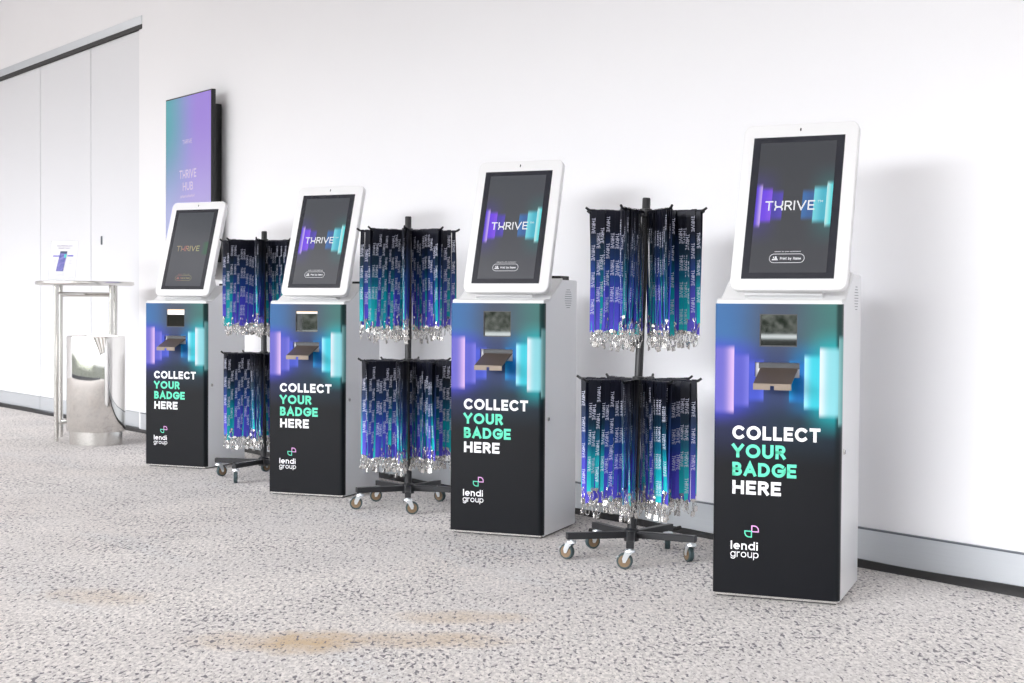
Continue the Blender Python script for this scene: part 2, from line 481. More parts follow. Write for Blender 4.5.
# ------------------------------------------------------------------ lettering made of strokes
def arc(cx, cy, rx, ry, a0, a1, n=12):
    return [(cx + rx * math.cos(R(a0 + (a1 - a0) * i / n)), cy + ry * math.sin(R(a0 + (a1 - a0) * i / n))) for i in range(n + 1)]
X_ = 0.70   # x-height
def glyph(ch):
    """width, list of centre-lines in a box of cap height 1 (0..w, 0..1)"""
    W = {'I': 0.0, 'i': 0.0, 'l': 0.0, ' ': 0.25}
    G = {
     'C': (0.84, [arc(.46, .5, .46, .5, 48, 312, 20)]),
     'O': (1.0, [arc(.5, .5, .5, .5, 0, 360, 28)]),
     'L': (0.50, [[(0, 1), (0, 0), (.50, 0)]]),
     'E': (0.54, [[(.54, 1), (0, 1), (0, 0), (.54, 0)], [(0, .5), (.48, .5)]]),
     'T': (0.66, [[(0, 1), (.66, 1)], [(.33, 1), (.33, 0)]]),
     'Y': (0.78, [[(0, 1), (.39, .45), (.78, 1)], [(.39, .48), (.39, 0)]]),
     'U': (0.70, [[(0, 1), (0, .35)] + arc(.35, .35, .35, .35, 180, 360, 12) + [(.70, .35), (.70, 1)]]),
     'R': (0.60, [[(0, 0), (0, 1), (.32, 1)] + arc(.32, .74, .26, .26, 90, -90, 10) + [(.32, .48), (0, .48)], [(.30, .48), (.60, 0)]]),
     'B': (0.58, [[(0, 0), (0, 1), (.28, 1)] + arc(.28, .76, .24, .24, 90, -90, 10) + [(.28, .52), (0, .52)], [(.28, .52)] + arc(.30, .26, .28, .26, 90, -90, 10) + [(.30, 0), (0, 0)]]),
     'A': (0.84, [[(0, 0), (.42, 1), (.84, 0)], [(.16, .30), (.68, .30)]]),
     'D': (0.76, [[(0, 0), (0, 1), (.28, 1)] + arc(.28, .5, .48, .5, 90, -90, 16) + [(.28, 0), (0, 0)]]),
     'G': (0.90, [arc(.48, .5, .48, .5, 48, 360, 22) + [(.94, .47), (.52, .47)]]),
     'H': (0.68, [[(0, 0), (0, 1)], [(.68, 0), (.68, 1)], [(0, .5), (.68, .5)]]),
     'h_': (0.70, [[(0, 1), (0, .62)] + arc(.35, .62, .35, .26, 180, 360, 10) + [(.70, .62), (.70, 1)], [(0, 0), (0, .1)] + arc(.35, .10, .35, .26, 180, 0, 10) + [(.70, .1), (.70, 0)]]),
     'V': (0.80, [[(0, 1), (.40, 0), (.80, 1)]]),
     'I': (0.0, [[(0, 0), (0, 1)]]),
     'P': (0.56, [[(0, 0), (0, 1), (.30, 1)] + arc(.30, .73, .27, .27, 90, -90, 10) + [(.30, .46), (0, .46)]]),
     'N': (0.70, [[(0, 0), (0, 1), (.70, 0), (.70, 1)]]),
     'M': (0.84, [[(0, 0), (0, 1), (.42, .35), (.84, 1), (.84, 0)]]),
     'l': (0.0, [[(0, 0), (0, 1)]]),
     'i': (0.0, [[(0, 0), (0, .60)], [(0, .93), (0, .96)]]),
     'e': (0.60, [[(0, .35)] + [(.60, .35)] + arc(.30, .35, .30, .35, 0, 302, 18)[1:]]),
     'n': (0.50, [[(0, 0), (0, X_)], [(0, .42)] + arc(.25, .43, .25, .27, 180, 0, 12) + [(.50, 0)]]),
     'd': (0.62, [[(.62, 0), (.62, 1)], arc(.31, .35, .31, .35, 0, 360, 20)]),
     'g': (0.62, [arc(.31, .35, .31, .35, 0, 360, 20), [(.62, X_), (.62, 0)] + arc(.31, 0, .31, .30, 0, -150, 10)]),
     'r': (0.30, [[(0, 0), (0, X_)], [(0, .40)] + arc(.28, .42, .28, .28, 180, 80, 8)]),
     'o': (0.66, [arc(.33, .35, .33, .35, 0, 360, 20)]),
     'u': (0.52, [[(0, X_), (0, .26)] + arc(.26, .26, .26, .26, 180, 360, 12) + [(.52, X_)], [(.52, X_), (.52, 0)]]),
     'p': (0.62, [[(0, X_), (0, -.30)], arc(.31, .35, .31, .35, 0, 360, 20)]),
     't': (0.30, [[(.12, 1), (.12, 0), (.30, 0)], [(0, X_), (.30, X_)]]),
     'b': (0.62, [[(0, 0), (0, 1)], arc(.31, .35, .31, .35, 0, 360, 20)]),
     'y': (0.52, [[(0, X_), (.26, 0)], [(.52, X_), (.16, -.30)]]),
     'a': (0.60, [[(.60, 0), (.60, X_)], arc(.30, .35, .30, .35, 0, 360, 20)]),
     'm': (0.86, [[(0, 0), (0, X_)], [(0, .46)] + arc(.215, .46, .215, .24, 180, 0, 10) + [(.43, 0)], [(.43, .46)] + arc(.645, .46, .215, .24, 180, 0, 10) + [(.86, 0)]]),
    }
    if ch == ' ': return 0.28, []
    return G[ch]

def stroke(bm, pts, t, place, mi=0, cap=True):
    """flat ribbon of width t along 2-D points with mitred corners"""
    P = [Vector((p[0], p[1])) for p in pts]
    Q = [P[0]]
    for p in P[1:]:
        if (p - Q[-1]).length > 1e-5: Q.append(p)
    P = Q
    closed = (P[0] - P[-1]).length < 1e-4
    if closed: P = P[:-1]
    n = len(P)
    if cap and not closed:
        d0 = (P[0] - P[1]).normalized(); d1 = (P[-1] - P[-2]).normalized()
        P[0] = P[0] + d0 * t / 2; P[-1] = P[-1] + d1 * t / 2
    L, Rr = [], []
    for i in range(n):
        if closed: a, b2 = P[i - 1], P[(i + 1) % n]
        else: a, b2 = P[max(i - 1, 0)], P[min(i + 1, n - 1)]
        p = P[i]
        d1 = (p - a) if (p - a).length > 1e-9 else (b2 - p)
        d2 = (b2 - p) if (b2 - p).length > 1e-9 else (p - a)
        d1.normalize(); d2.normalize()
        n1 = Vector((-d1.y, d1.x)); n2 = Vector((-d2.y, d2.x))
        m = (n1 + n2)
        m = m.normalized() if m.length > 1e-6 else n1
        k = t / 2 / max(0.35, m.dot(n1))
        L.append(bm.verts.new(place(*(p + m * k)))); Rr.append(bm.verts.new(place(*(p - m * k))))
    for i in range(n if closed else n - 1):
        j = (i + 1) % n
        f = bm.faces.new((L[i], L[j], Rr[j], Rr[i])); f.material_index = mi

def text(bm, s, h, t, place, width=None, track=0.16, mi=0, thin=1.0):
    """s as glyph names; h cap height; t stroke thickness; fits `width` if given"""
    s = list(s) if isinstance(s, str) else s
    tt = t / h
    ws = [glyph(c)[0] for c in s]
    total = sum(ws) + len(s) * tt + track * (len(s) - 1)
    sx = 1.0 if width is None else (width / h - len(s) * tt) / (total - len(s) * tt)
    x = 0.0
    for c, w in zip(s, ws):
        gw, lines = glyph(c)
        for ln in lines:
            pts = [((x + u * sx + tt / 2) * h, (tt / 2 + v * (1 - tt)) * h) for u, v in ln]
            stroke(bm, pts, t, place, mi)
        x += gw * sx + tt + track * sx
    return (x - track * sx) * h

# ------------------------------------------------------------------ room shell
bm = BM(); box(bm, WALL_X0, WALL_X1, GLAZE_Y, 0.6, -0.1, 0.0)
struct(link('floor', bm, M['floor']))
bm = BM(); box(bm, WALL_X0, WALL_X1, GLAZE_Y, 0.6, CEIL, CEIL + 0.2)
struct(link('ceiling', bm, M['ceiling']))
OPEN_X = -10.205                       # right edge of the sliding-panel opening
OPEN_Z = 3.172
bm = BM(); box(bm, OPEN_X, WALL_X1, 0.0, 0.25, 0.0, CEIL)
box(bm, WALL_X0, OPEN_X, 0.0, 0.25, OPEN_Z, CEIL)
struct(link('wall_back', bm, M['wall']))
bm = BM(); box(bm, WALL_X0 - 0.2, WALL_X0, GLAZE_Y, 0.6, 0, CEIL)
struct(link('wall_left', bm, M['wall']))
bm = BM(); box(bm, WALL_X1, WALL_X1 + 0.2, GLAZE_Y, 0.6, 0, 0.12); box(bm, WALL_X1, WALL_X1 + 0.2, GLAZE_Y, 0.6, CEIL - 0.12, CEIL)
yy = GLAZE_Y
while yy < 0.3:
    box(bm, WALL_X1, WALL_X1 + 0.12, yy - 0.035, yy + 0.035, 0.12, CEIL - 0.12); yy += 1.86
struct(link('added_side_glazing', bm, M['alu']))  # unseen glazed side, added to let in daylight from the right
# glazed front of the foyer, behind the camera
bm = BM()
box(bm, WALL_X0, WALL_X1, GLAZE_Y - 0.08, GLAZE_Y + 0.04, 0.0, 0.30, mi=1)
box(bm, WALL_X0, WALL_X1, GLAZE_Y - 0.08, GLAZE_Y + 0.04, CEIL - 0.12, CEIL)
xx = WALL_X0
while xx < WALL_X1 + 0.01:
    box(bm, xx - 0.035, xx + 0.035, GLAZE_Y - 0.08, GLAZE_Y + 0.04, 0.12, CEIL - 0.12); xx += 1.8125
struct(link('window_1', bm, [M['alu'], M['dark_alu']]))

# skirting: brushed kick plate, dark lip, black cable cover strip
bm = BM(); box(bm, OPEN_X, WALL_X1, -0.014, 0.0, 0.023, 0.143)
struct(link('baseboard_back', bm, M['alu']))
bm = BM(); box(bm, OPEN_X, WALL_X1, -0.016, 0.0, 0.143, 0.149)
struct(link('trim_1', bm, M['dark_alu']))
def wavy_strip(name, x0, x1):
    bm = BM(); n = int((x1 - x0) / 0.06)
    rows = []
    for i in range(n + 1):
        x = x0 + (x1 - x0) * i / n
        y = -0.012 - 0.014 * (0.5 + 0.5 * math.sin(x * 3.1) * math.sin(x * 1.37 + 1.0)) 
        h = 0.026 + 0.008 * math.sin(x * 4.3 + 0.7) * math.sin(x * 1.9)
        rows.append([bm.verts.new((x, y + dy, z)) for dy, z in ((-0.022, 0.0), (-0.018, h * 0.55), (-0.004, h), (0.016, h), (0.016, 0.0))])
    for a, b2 in zip(rows, rows[1:]):
        for k in range(5):
            bm.faces.new((a[k], a[(k + 1) % 5], b2[(k + 1) % 5], b2[k]))
    bm.faces.new(rows[0]); bm.faces.new(rows[-1])
    return link(name, bm, M['rubber'], smooth=True)
struct(wavy_strip('trim_2', OPEN_X, WALL_X1))

# sliding panels in the opening
edges = [WALL_X0, -16.1, -14.85, -13.65, -12.45, -11.265, -10.275]
for k, (a, b2) in enumerate(zip(edges, edges[1:])):
    r = empty('door_%d' % (k + 1), ((a + b2) / 2, 0, 0)); struct(r)
    hw = (b2 - a) / 2
    bm = BM(); box(bm, -hw + 0.0065, hw - 0.0065, 0.012, 0.05, 0.145, 3.07, 0.002, 1)
    struct(link('door_leaf', bm, M['door_panel'], r))
    bm = BM(); box(bm, -hw + 0.004, hw - 0.004, 0.006, 0.05, 0.030, 0.143)
    struct(link('kick_plate', bm, M['alu'], r))
    if k in (5,):
        bm = BM(); box(bm, -0.272, -0.250, 0.004, 0.014, 1.455, 1.525, 0.004, 2)
        struct(link('recessed_pull', bm, M['dark_alu'], r))
bm = BM(); box(bm, WALL_X0, -10.275, 0.05, 0.07, 0.0, 3.1)
struct(link('trim_3', bm, M['joint']))
bm = BM(); box(bm, -10.271, OPEN_X, 0.004, 0.25, 0.0, 3.08)
struct(link('trim_4', bm, M['wall']))
bm = BM(); box(bm, WALL_X0, OPEN_X, -0.006, 0.05, 3.105, OPEN_Z, 0.003, 1)
struct(link('trim_5', bm, M['alu']))
bm = BM(); box(bm, WALL_X0, OPEN_X, -0.004, 0.05, 3.072, 3.105)
struct(link('trim_6', bm, M['rubber']))
struct(wavy_strip('trim_7', WALL_X0, OPEN_X))

# ------------------------------------------------------------------ television on the wall
TVW, TVH = 0.735, 1.27
tv = empty('wall_television', (-9.512, -0.12, 2.440 - TVH))
tag(tv, 'portrait television with violet and teal picture, mounted high on the white wall', 'television')
bm = BM(); box(bm, 0, TVW, 0.0, 0.032, 0, TVH, 0.004, 2)
link('casing', bm, M['tv_black'], tv)
bm = BM(); box(bm, 0.010, TVW - 0.010, -0.0015, 0.002, 0.010, TVH - 0.010)
pic = link('picture', bm, M['tv_picture'], tv)
bm = BM(); box(bm, 0.10, TVW - 0.085 + 0.0, 0.032, 0.118, 0.10, TVH - 0.085, 0.006, 2)
link('rear_housing', bm, M['tv_black'], tv)
bm = BM()
pl = lambda x, z: (x, -0.0025, z)
text(bm, ['T', 'h_', 'R', 'I', 'V', 'E'], 0.060, 0.010, lambda x, z: (0.235 + x, -0.0025, 0.690 + z), width=0.27)
link('lettering', bm, M['glow_tv'], pic)
bm = BM()
text(bm, 'HUB', 0.058, 0.010, lambda x, z: (0.290 + x, -0.0025, 0.605 + z), width=0.165)
link('lettering', bm, M['glow_tv'], pic)
bm = BM()
text(bm, ['T', 'h_', 'R', 'I', 'V', 'E'], 0.030, 0.0045, lambda x, z: (0.285 + x, -0.0025, 0.930 + z), width=0.15)
link('lettering', bm, M['glow_tv'], pic)
bm = BM()
stroke(bm, [(0.25 + 0.012 * i, 0.560 + (0.012 if i % 2 else -0.004)) for i in range(20)], 0.005, pl)
link('lettering', bm, M['glow_tv'], pic)

# ------------------------------------------------------------------ check-in kiosks
KW, KD = 0.429, 0.435
def kiosk(idx, loc, rz, head_yaw, label, zs_=1.0, screen='display', dim=False, latch=True, strip=0.0):
    k = empty('badge_kiosk', (loc[0], loc[1], 0), rz)
    tag(k, label, 'kiosk', 'check-in kiosks along the wall')
    # cabinet: side profile in (y, z) with the sloping shoulder
    bm = BM()
    prof = [(0.026, 0.006), (0.026, 1.006), (0.075, 1.008), (0.245, 1.104), (KD, 1.104), (KD, 0.006)]
    prism(bm, prof, 0.001, KW - 0.001, 'x')
    es = [e for e in bm.edges if e.calc_length() > 0.1]
    bmesh.ops.bevel(bm, geom=es, offset=0.0035, segments=2, affect='EDGES')
    link('cabinet', bm, M['grey_coat'], k, smooth=True)
    bm = BM(); box(bm, 0.012, KW - 0.012, 0.02, KD - 0.012, 0.0, 0.006)
    link('plinth', bm, M['rubber'], k)
    # white lip under the head
    bm = BM(); prism(bm, [(0.012, 1.000), (0.012, 1.012), (0.030, 1.018), (0.080, 1.0185), (0.245, 1.1105), (0.250, 1.104), (0.080, 1.006), (0.030, 1.000)], 0.004, KW - 0.004, 'x')
    link('shoulder_lip', bm, M['white_coat'], k)
    # front panel, wrapped round both vertical edges, with two cut-outs
    WX0, WX1, WZ0, WZ1 = 0.154, 0.281, 0.856, 0.966
    SX0, SX1, SZ0, SZ1 = 0.139, 0.290, 0.753, 0.803
    bm = BM()
    r = 0.022
    rl = 0.012
    xs = [rl, SX0, WX0, WX1, SX1, KW - r]; zs = [0.014, SZ0, SZ1, WZ0, WZ1, 1.000]
    V = {}
    def v(i, j):
        if (i, j) not in V: V[(i, j)] = bm.verts.new((xs[i], 0.0, zs[j]))
        return V[(i, j)]
    for i in range(5):
        for j in range(5):
            if j == 1 and 1 <= i <= 3: continue
            if j == 3 and i == 2: continue
            bm.faces.new((v(i, j), v(i + 1, j), v(i + 1, j + 1), v(i, j + 1)))
    for side in (0, 1):
        cols = []
        for a in range(0, 9):
            t = R(90 * a / 8)
            q_ = r if side else rl
            x = q_ - q_ * math.sin(t); y = q_ - q_ * math.cos(t)
            if side: x = KW - x
            cols.append((x, y))
        cols.append(((KW if side else 0.0), 0.030))
        prev = [v(5 if side else 0, j) for j in range(6)]
        for x, y in cols[1:]:
            cur = [bm.verts.new((x, y, z)) for z in zs]
            for j in range(5):
                bm.faces.new((prev[j], cur[j], cur[j + 1], prev[j + 1]))
            prev = cur
    # returned edges of the cut-outs and the top / bottom edge
    for x0, x1, z0, z1 in ((WX0, WX1, WZ0, WZ1), (SX0, SX1, SZ0, SZ1)):
        for (a, b2) in (((x0, z0), (x1, z0)), ((x1, z0), (x1, z1)), ((x1, z1), (x0, z1)), ((x0, z1), (x0, z0))):
            q = [bm.verts.new((a[0], 0, a[1])), bm.verts.new((b2[0], 0, b2[1])), bm.verts.new((b2[0], 0.012, b2[1])), bm.verts.new((a[0], 0.012, a[1]))]
            bm.faces.new(q)
    out = [(rl - rl * math.sin(R(a)), rl - rl * math.cos(R(a))) for a in range(0, 91, 15)] + [(KW - r + r * math.sin(R(a)), r - r * math.cos(R(a))) for a in range(0, 91, 15)]
    for z in (0.014, 1.000):
        pts = out
        vs = [bm.verts.new((p[0], p[1], z)) for p in pts] + [bm.verts.new((KW, 0.030, z)), bm.verts.new((0, 0.030, z))]
        vs = sorted(vs, key=lambda w: math.atan2(w.co.y - 0.02, w.co.x - KW / 2))
        bm.faces.new(vs)
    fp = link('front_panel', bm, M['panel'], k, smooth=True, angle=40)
    bm = BM(); box(bm, 0.006, KW - 0.006, 0.006, 0.026, 0.006, 0.0135)
    link('base_rail', bm, M['satin_steel'], k)
    # badge window
    bm = BM(); box(bm, WX0, WX1, 0.006, 0.011, WZ0, WZ1)
    link('badge_window', bm, M['window_dark'] if idx == 1 else M['window_glass'], k)
    bm = BM()
    for q in ((WX0, WX0 + 0.003, WZ0, WZ1), (WX1 - 0.002, WX1, WZ0, WZ1), (WX0, WX1, WZ1 - 0.003, WZ1), (WX0, WX1, WZ0, WZ0 + 0.004)):
        box(bm, q[0], q[1], 0.0012, 0.0062, q[2], q[3])
    link('window_frame', bm, M['dark_void'], k)
    if strip:  # emissive strip with a warm upper edge, across the window top
        bm = BM(); box(bm, WX0 + 0.004, WX1 - 0.001, 0.004, 0.0058, WZ1 - strip - 0.003, WZ1 - 0.003)
        link('bright_strip', bm, M['strip_glow'], k)
    # printer slot
    bm = BM()
    box(bm, SX0, SX1, 0.012, 0.0185, SZ0, SZ1, mi=0)
    box(bm, SX0 + 0.012, SX1 - 0.0, 0.0085, 0.0118, SZ1 - 0.021, SZ1 - 0.001, mi=1)
    ps = link('printer_slot', bm, [M['white_coat'], M['dark_void']], k)
    bm = BM()
    X0, X1 = 0.156, 0.282
    pr = [(0.0118, 0.786), (0.0118, 0.779), (-0.100, 0.7340), (-0.100, 0.7370)]
    prism(bm, pr, X0, X1, 'x', mi=0)
    # lip with a notch
    xm = (X0 + X1) / 2
    box(bm, X0, xm - 0.007, -0.103, -0.100, 0.7165, 0.7370, mi=1)
    box(bm, xm + 0.007, X1, -0.103, -0.100, 0.7165, 0.7370, mi=1)
    box(bm, xm - 0.007, xm + 0.007, -0.103, -0.100, 0.7300, 0.7370, mi=1)
    link('badge_tray', bm, [M['tray_metal'], M['tray_lip']], k)
    # lettering
    def F(x0, z0): return lambda x, z: (x0 + 0.008 + x, -0.0008, z0 + z)
    bm = BM()
    text(bm, 'COLLECT', 0.0465, 0.0108, F(0.057, 0.5405), width=0.297)
    link('white_lettering', bm, M['ink_white'], fp)
    bm = BM()
    text(bm, 'HERE', 0.0465, 0.0108, F(0.059, 0.3545), width=0.166)
    link('white_lettering', bm, M['ink_white'], fp)
    bm = BM()
    text(bm, 'YOUR', 0.0465, 0.0108, F(0.056, 0.4785), width=0.183)
    link('mint_lettering', bm, M['ink_mint'], fp)
    bm = BM()
    text(bm, 'BADGE', 0.0465, 0.0108, F(0.058, 0.4165), width=0.218)
    link('mint_lettering', bm, M['ink_mint'], fp)
    bm = BM()
    text(bm, 'lendi', 0.0285, 0.0048, F(0.0555, 0.1655), width=0.093)
    text(bm, 'group', 0.0255, 0.0029, F(0.0545, 0.1395), width=0.097)
    lg = link('logo_lettering', bm, M['ink_white'], fp)
    # two-leaf emblem
    def leaf(bm, cx, cz, s, flip):
        cx += 0.008
        w, h = 0.0225, 0.0195
        pts = [(0, 0), (0, h)] + [(w - 0.014 + 0.014 * math.sin(R(a)), h - 0.014 + 0.014 * math.cos(R(a))) for a in range(0, 91, 15)] + [(w, 0), (0, 0)]
        if flip: pts = [(-a, -b2) for a, b2 in pts]
        stroke(bm, pts, 0.0036, lambda x, z: (cx + x, -0.0008 - s, cz + z))
    bm = BM(); leaf(bm, 0.1275, 0.2290, 0.0, False)
    link('pink_emblem_leaf', bm, M['ink_pink'], fp)
    bm = BM(); leaf(bm, 0.1265, 0.2300, 0.0003, True)
    link('green_emblem_leaf', bm, M['ink_mint'], fp)
    # lock and side vents
    bm = BM(); lathe(bm, [(0.0, 0), (0.0095, 0), (0.0095, 0.004), (0.0075, 0.006), (0.0, 0.006)][1:], 20, 'x', (KW - 0.001, 0.069, 0.506))
    box(bm, KW + 0.004, KW + 0.0058, 0.0675, 0.0705, 0.500, 0.512, mi=1)
    link('lock', bm, [M['chrome'], M['dark_void']], k, smooth=True)
    bm = BM()
    for i in range(9):
        dz = (i - 4) * 0.0098; hw = math.sqrt(max(0.0, 0.045 ** 2 - dz ** 2)) 
        box(bm, KW - 0.0015, KW - 0.0003, 0.316 - hw, 0.316 + hw, 1.022 + dz - 0.0012, 1.022 + dz + 0.0012)
    link('vent', bm, M['joint'], k)
    if latch:
        bm = BM(); box(bm, 0.335, 0.402, 0.285, 0.40, 1.104, 1.123, 0.004, 2)
        link('rear_latch', bm, M['rubber'], k)  # small black box on the flat top, taken as the rear latch
    # tilted screen head with its own frame: x right, z up the face, y backwards
    head_pts = rrect(0.0, 0.402, 0.0, 0.604, 0.030, 8)
    bm = BM()
    layers = [(0.003, 0.0), (0.0, 0.003), (0.0, 0.026), (0.020, 0.052), (0.05, 0.056)]
    rings = []
    for ins, y in layers:
        rr = rrect(ins, 0.402 - ins, ins, 0.604 - ins, max(0.006, 0.030 - ins * 0.4), 8)
        rings.append([bm.verts.new((a, y, b2)) for a, b2 in rr])
    for a, b2 in zip(rings, rings[1:]):
        n = len(a)
        for i in range(n): bm.faces.new((a[i], a[(i + 1) % n], b2[(i + 1) % n], b2[i]))
    bm.faces.new(rings[0]); bm.faces.new(rings[-1])
    hd = link('screen_head', bm, M['head_white'], k, smooth=True, angle=30)
    tilt = 0.288
    # pivot about the middle of the lower edge
    hd.matrix_local = (Matrix.Translation((0.238, 0.028, 1.047)) @ Matrix.Rotation(head_yaw, 4, 'Z')
                       @ Matrix.Rotation(-tilt, 4, 'X') @ Matrix.Translation((-0.201, 0, 0)))
    bx, bz = 0.0385, 0.0395
    bm = BM(); box(bm, 0, DW, -0.0015, 0.002, 0, DH, 0.0008, 1)
    o = link('screen_border', bm, M['bezel'], hd, loc=(bx, 0, bz))
    bm = BM(); box(bm, 0.027, DW - 0.027, -0.0022, 0.0, 0.021, DH - 0.021)
    link('display', bm, M[screen], hd, loc=(bx, 0, bz))
    yy = -0.0028
    bm = BM()
    text(bm, ['T', 'h_', 'R', 'I', 'V', 'E'], 0.0345, 0.0046, lambda x, z: (0.062 + x, yy, 0.244 + z), width=0.172)
    if not dim: text(bm, 'TM', 0.008, 0.001, lambda x, z: (0.243 + x, yy, 0.270 + z), width=0.018)
    link('screen_title', bm, M['glow_gold' if dim else 'glow_white'], hd, loc=(bx, 0, bz))
    bm = BM()
    stroke(bm, rrect(0.094, 0.214, 0.056, 0.087, 0.0154, 6) + [rrect(0.094, 0.214, 0.056, 0.087, 0.0154, 6)[0]], 0.0016, lambda x, z: (x, yy, z))
    text(bm, 'Print by Name', 0.0095, 0.0015, lambda x, z: (0.131 + x, yy, 0.0665 + z), width=0.072)
    # person pictogram
    for px, s in ((0.116, 1.0), (0.1085, 0.75)):
        vs = [bm.verts.new((px + 0.0032 * s * math.cos(2 * PI * i / 12), yy, 0.0755 + 0.0036 * s * math.sin(2 * PI * i / 12))) for i in range(12)]
        bm.faces.new(vs)
        vs = [bm.verts.new((px + 0.0075 * s * math.cos(PI * i / 10), yy, 0.0650 + 0.0075 * s * math.sin(PI * i / 10))) for i in range(11)]
        bm.faces.new(vs)
    for j, (u0, u1) in enumerate(((0.110, 0.132), (0.135, 0.142), (0.146, 0.160), (0.163, 0.200))):
        n = int((u1 - u0) / 0.0017)
        stroke(bm, [(u0 + (u1 - u0) * i / n, 0.0945 + (0.0024 if i % 2 else 0.0)) for i in range(n + 1)], 0.0009, lambda x, z: (x, yy, z))
    link('screen_button', bm, M['glow_gold' if dim else 'glow_white'], hd, loc=(bx, 0, bz))
    bm = BM(); prism(bm, rrect(0.1985, 0.2035, 0.574, 0.586, 0.0024, 4), -0.001, 0.003, 'y')
    link('camera_hole', bm, M['bezel'], hd)
    # neck between the head and the shoulder
    bm = BM()
    prism(bm, [(0.070, 1.030), (0.105, 1.135), (0.140, 1.270), (0.165, 1.270), (0.235, 1.108), (0.150, 1.050), (0.090, 1.020)], 0.085, 0.350, 'x')
    link('neck', bm, M['head_white'], k)
    k.scale = (1, 1, zs_)
    return k
kiosk(1, (-8.075, -0.896), 0.5331, -0.075, 'farthest kiosk, near the steel bin, its screen title in faint gold', 0.988, 'display_dim', dim=True, strip=0.032)
kiosk(2, (-6.524, -0.889), 0.565, -0.10, 'kiosk with violet and cyan screen between the farthest and the middle lanyard racks', 0.989, 'display_mid', strip=0.012)
kiosk(3, (-4.972, -0.840), 0.5304, -0.04, 'kiosk with violet and cyan screen between the middle and the nearest lanyard racks', 1.0, 'display_mid')
kiosk(4, (-3.362, -0.880), 0.5261, -0.07, 'nearest and largest kiosk, standing right of all the lanyard racks', 1.003, latch=False)

# ------------------------------------------------------------------ lanyards
ARM_R = 0.0055
def strap_path(L, y_sign, wob, splay):
    """centre-line (y, z, x shift) of one strand from the rod downwards"""
    pts = []
    n = 12
    for i in range(n + 1):
        t = i / n
        s = L * t
        y = y_sign * (0.0075 * (1 - t) ** 2 + 0.0035 + 0.004 * splay * math.sin(t * PI * 1.3) )
        x = wob * math.sin(t * PI * 0.8) * 0.006
        pts.append((x, y, -s))
    return pts
def ribbon(bm, pts, w, th, mi, tw=0.0):
    rows = []
    for i, (x, y, z) in enumerate(pts):
        a = tw * (i / (len(pts) - 1)) ** 2
        c, s = math.cos(a), math.sin(a)
        r = []
        for sx, sy in ((-1, -1), (1, -1), (1, 1), (-1, 1)):
            u, v2 = sx * w / 2, sy * th / 2
            r.append(bm.verts.new((x + u * c - v2 * s, y + u * s + v2 * c, z)))
        rows.append(r)
    for a, b2 in zip(rows, rows[1:]):
        for k in range(4):
            f = bm.faces.new((a[k], a[(k + 1) % 4], b2[(k + 1) % 4], b2[k])); f.material_index = mi
    bm.faces.new(rows[-1]).material_index = mi; bm.faces.new(rows[0]).material_index = mi

def make_strap(v, rnd):
    LA = 0.470 + rnd.uniform(-0.012, 0.018); LB = LA - rnd.uniform(0.0, 0.06)
    if v % 3 == 2: LA, LB = LB, LA
    wobA, wobB = rnd.uniform(-.6, .6), rnd.uniform(-.6, .6)
    off = rnd.choice((-1, 1)) * rnd.uniform(0.001, 0.006)
    A = strap_path(LA, -1, wobA, rnd.uniform(.3, 1)); B = strap_path(LB, 1, wobB, rnd.uniform(.3, 1))
    B = [(x + off * min(1, i / 4), y, z) for i, (x, y, z) in enumerate(B)]
    twA, twB = rnd.uniform(-.35, .35), rnd.uniform(-.6, .6)
    bm = BM()
    W = 0.0185
    ribbon(bm, A, W, 0.0010, 0, twA); ribbon(bm, B, W, 0.0010, 1, twB)
    # saddle over the rod
    sad = [(0, -0.011, 0.0)] + [(0, 0.011 * math.cos(R(a)), 0.0075 * math.sin(R(a))) for a in (160, 130, 90, 50, 20)] + [(0, 0.011, 0.0)]
    rows = []
    for x, y, z in sad:
        rows.append([bm.verts.new((sx * W / 2, y, z)) for sx in (-1, 1)])
    for a, b2 in zip(rows, rows[1:]):
        bm.faces.new((a[0], a[1], b2[1], b2[0])).material_index = 0
    # woven wording down the outer face of each strand
    def on(path, sgn, tw, L):
        def f(s, lat):
            t = max(0, min(1, s / L)); i = min(int(t * 12), 11); k = t * 12 - i
            x = path[i][0] * (1 - k) + path[i + 1][0] * k; y = path[i][1] * (1 - k) + path[i + 1][1] * k
            a = tw * t * t
            return (x + lat * math.cos(a) - sgn * 0.0009 * math.sin(a), y + sgn * 0.0009 + lat * math.sin(a), -s)
        return f
    for path, sgn, tw, L in ((A, -1, twA, LA), (B, 1, twB, LB)):
        f = on(path, sgn, tw, L); s0 = 0.018 + rnd.uniform(0, 0.075)
        while s0 + 0.075 < L:
            # letters run down the strap; simplified to short strokes at this size
            pos = 0.0
            for c in ['T', 'h_', 'R', 'I', 'V', 'E']:
                gw, lines = glyph('H' if c == 'h_' else c)
                for ln in lines:
                    if len(ln) > 8: ln = ln[::5] + [ln[-1]] if c != 'R' else [ln[0], ln[1], ln[2], ln[7], ln[-1]]
                    stroke(bm, [(pos + u * 0.0115, vv * 0.0120) for u, vv in ln], 0.0019,
                           (lambda a, b2: f(s0 + a, (b2 - 0.0060) * (1 if sgn < 0 else -1))), 2)
                pos += gw * 0.0115 + 0.0042
            s0 += 0.104
    uv = bm.loops.layers.uv.new('along')
    for fc in bm.faces:
        for lp in fc.loops: lp[uv].uv = (0.0, -lp.vert.co.z)
    o = link('strap', bm, [M['strap_violet'], M['strap_teal'], M['thread']])
    return o, A[-1], B[-1]

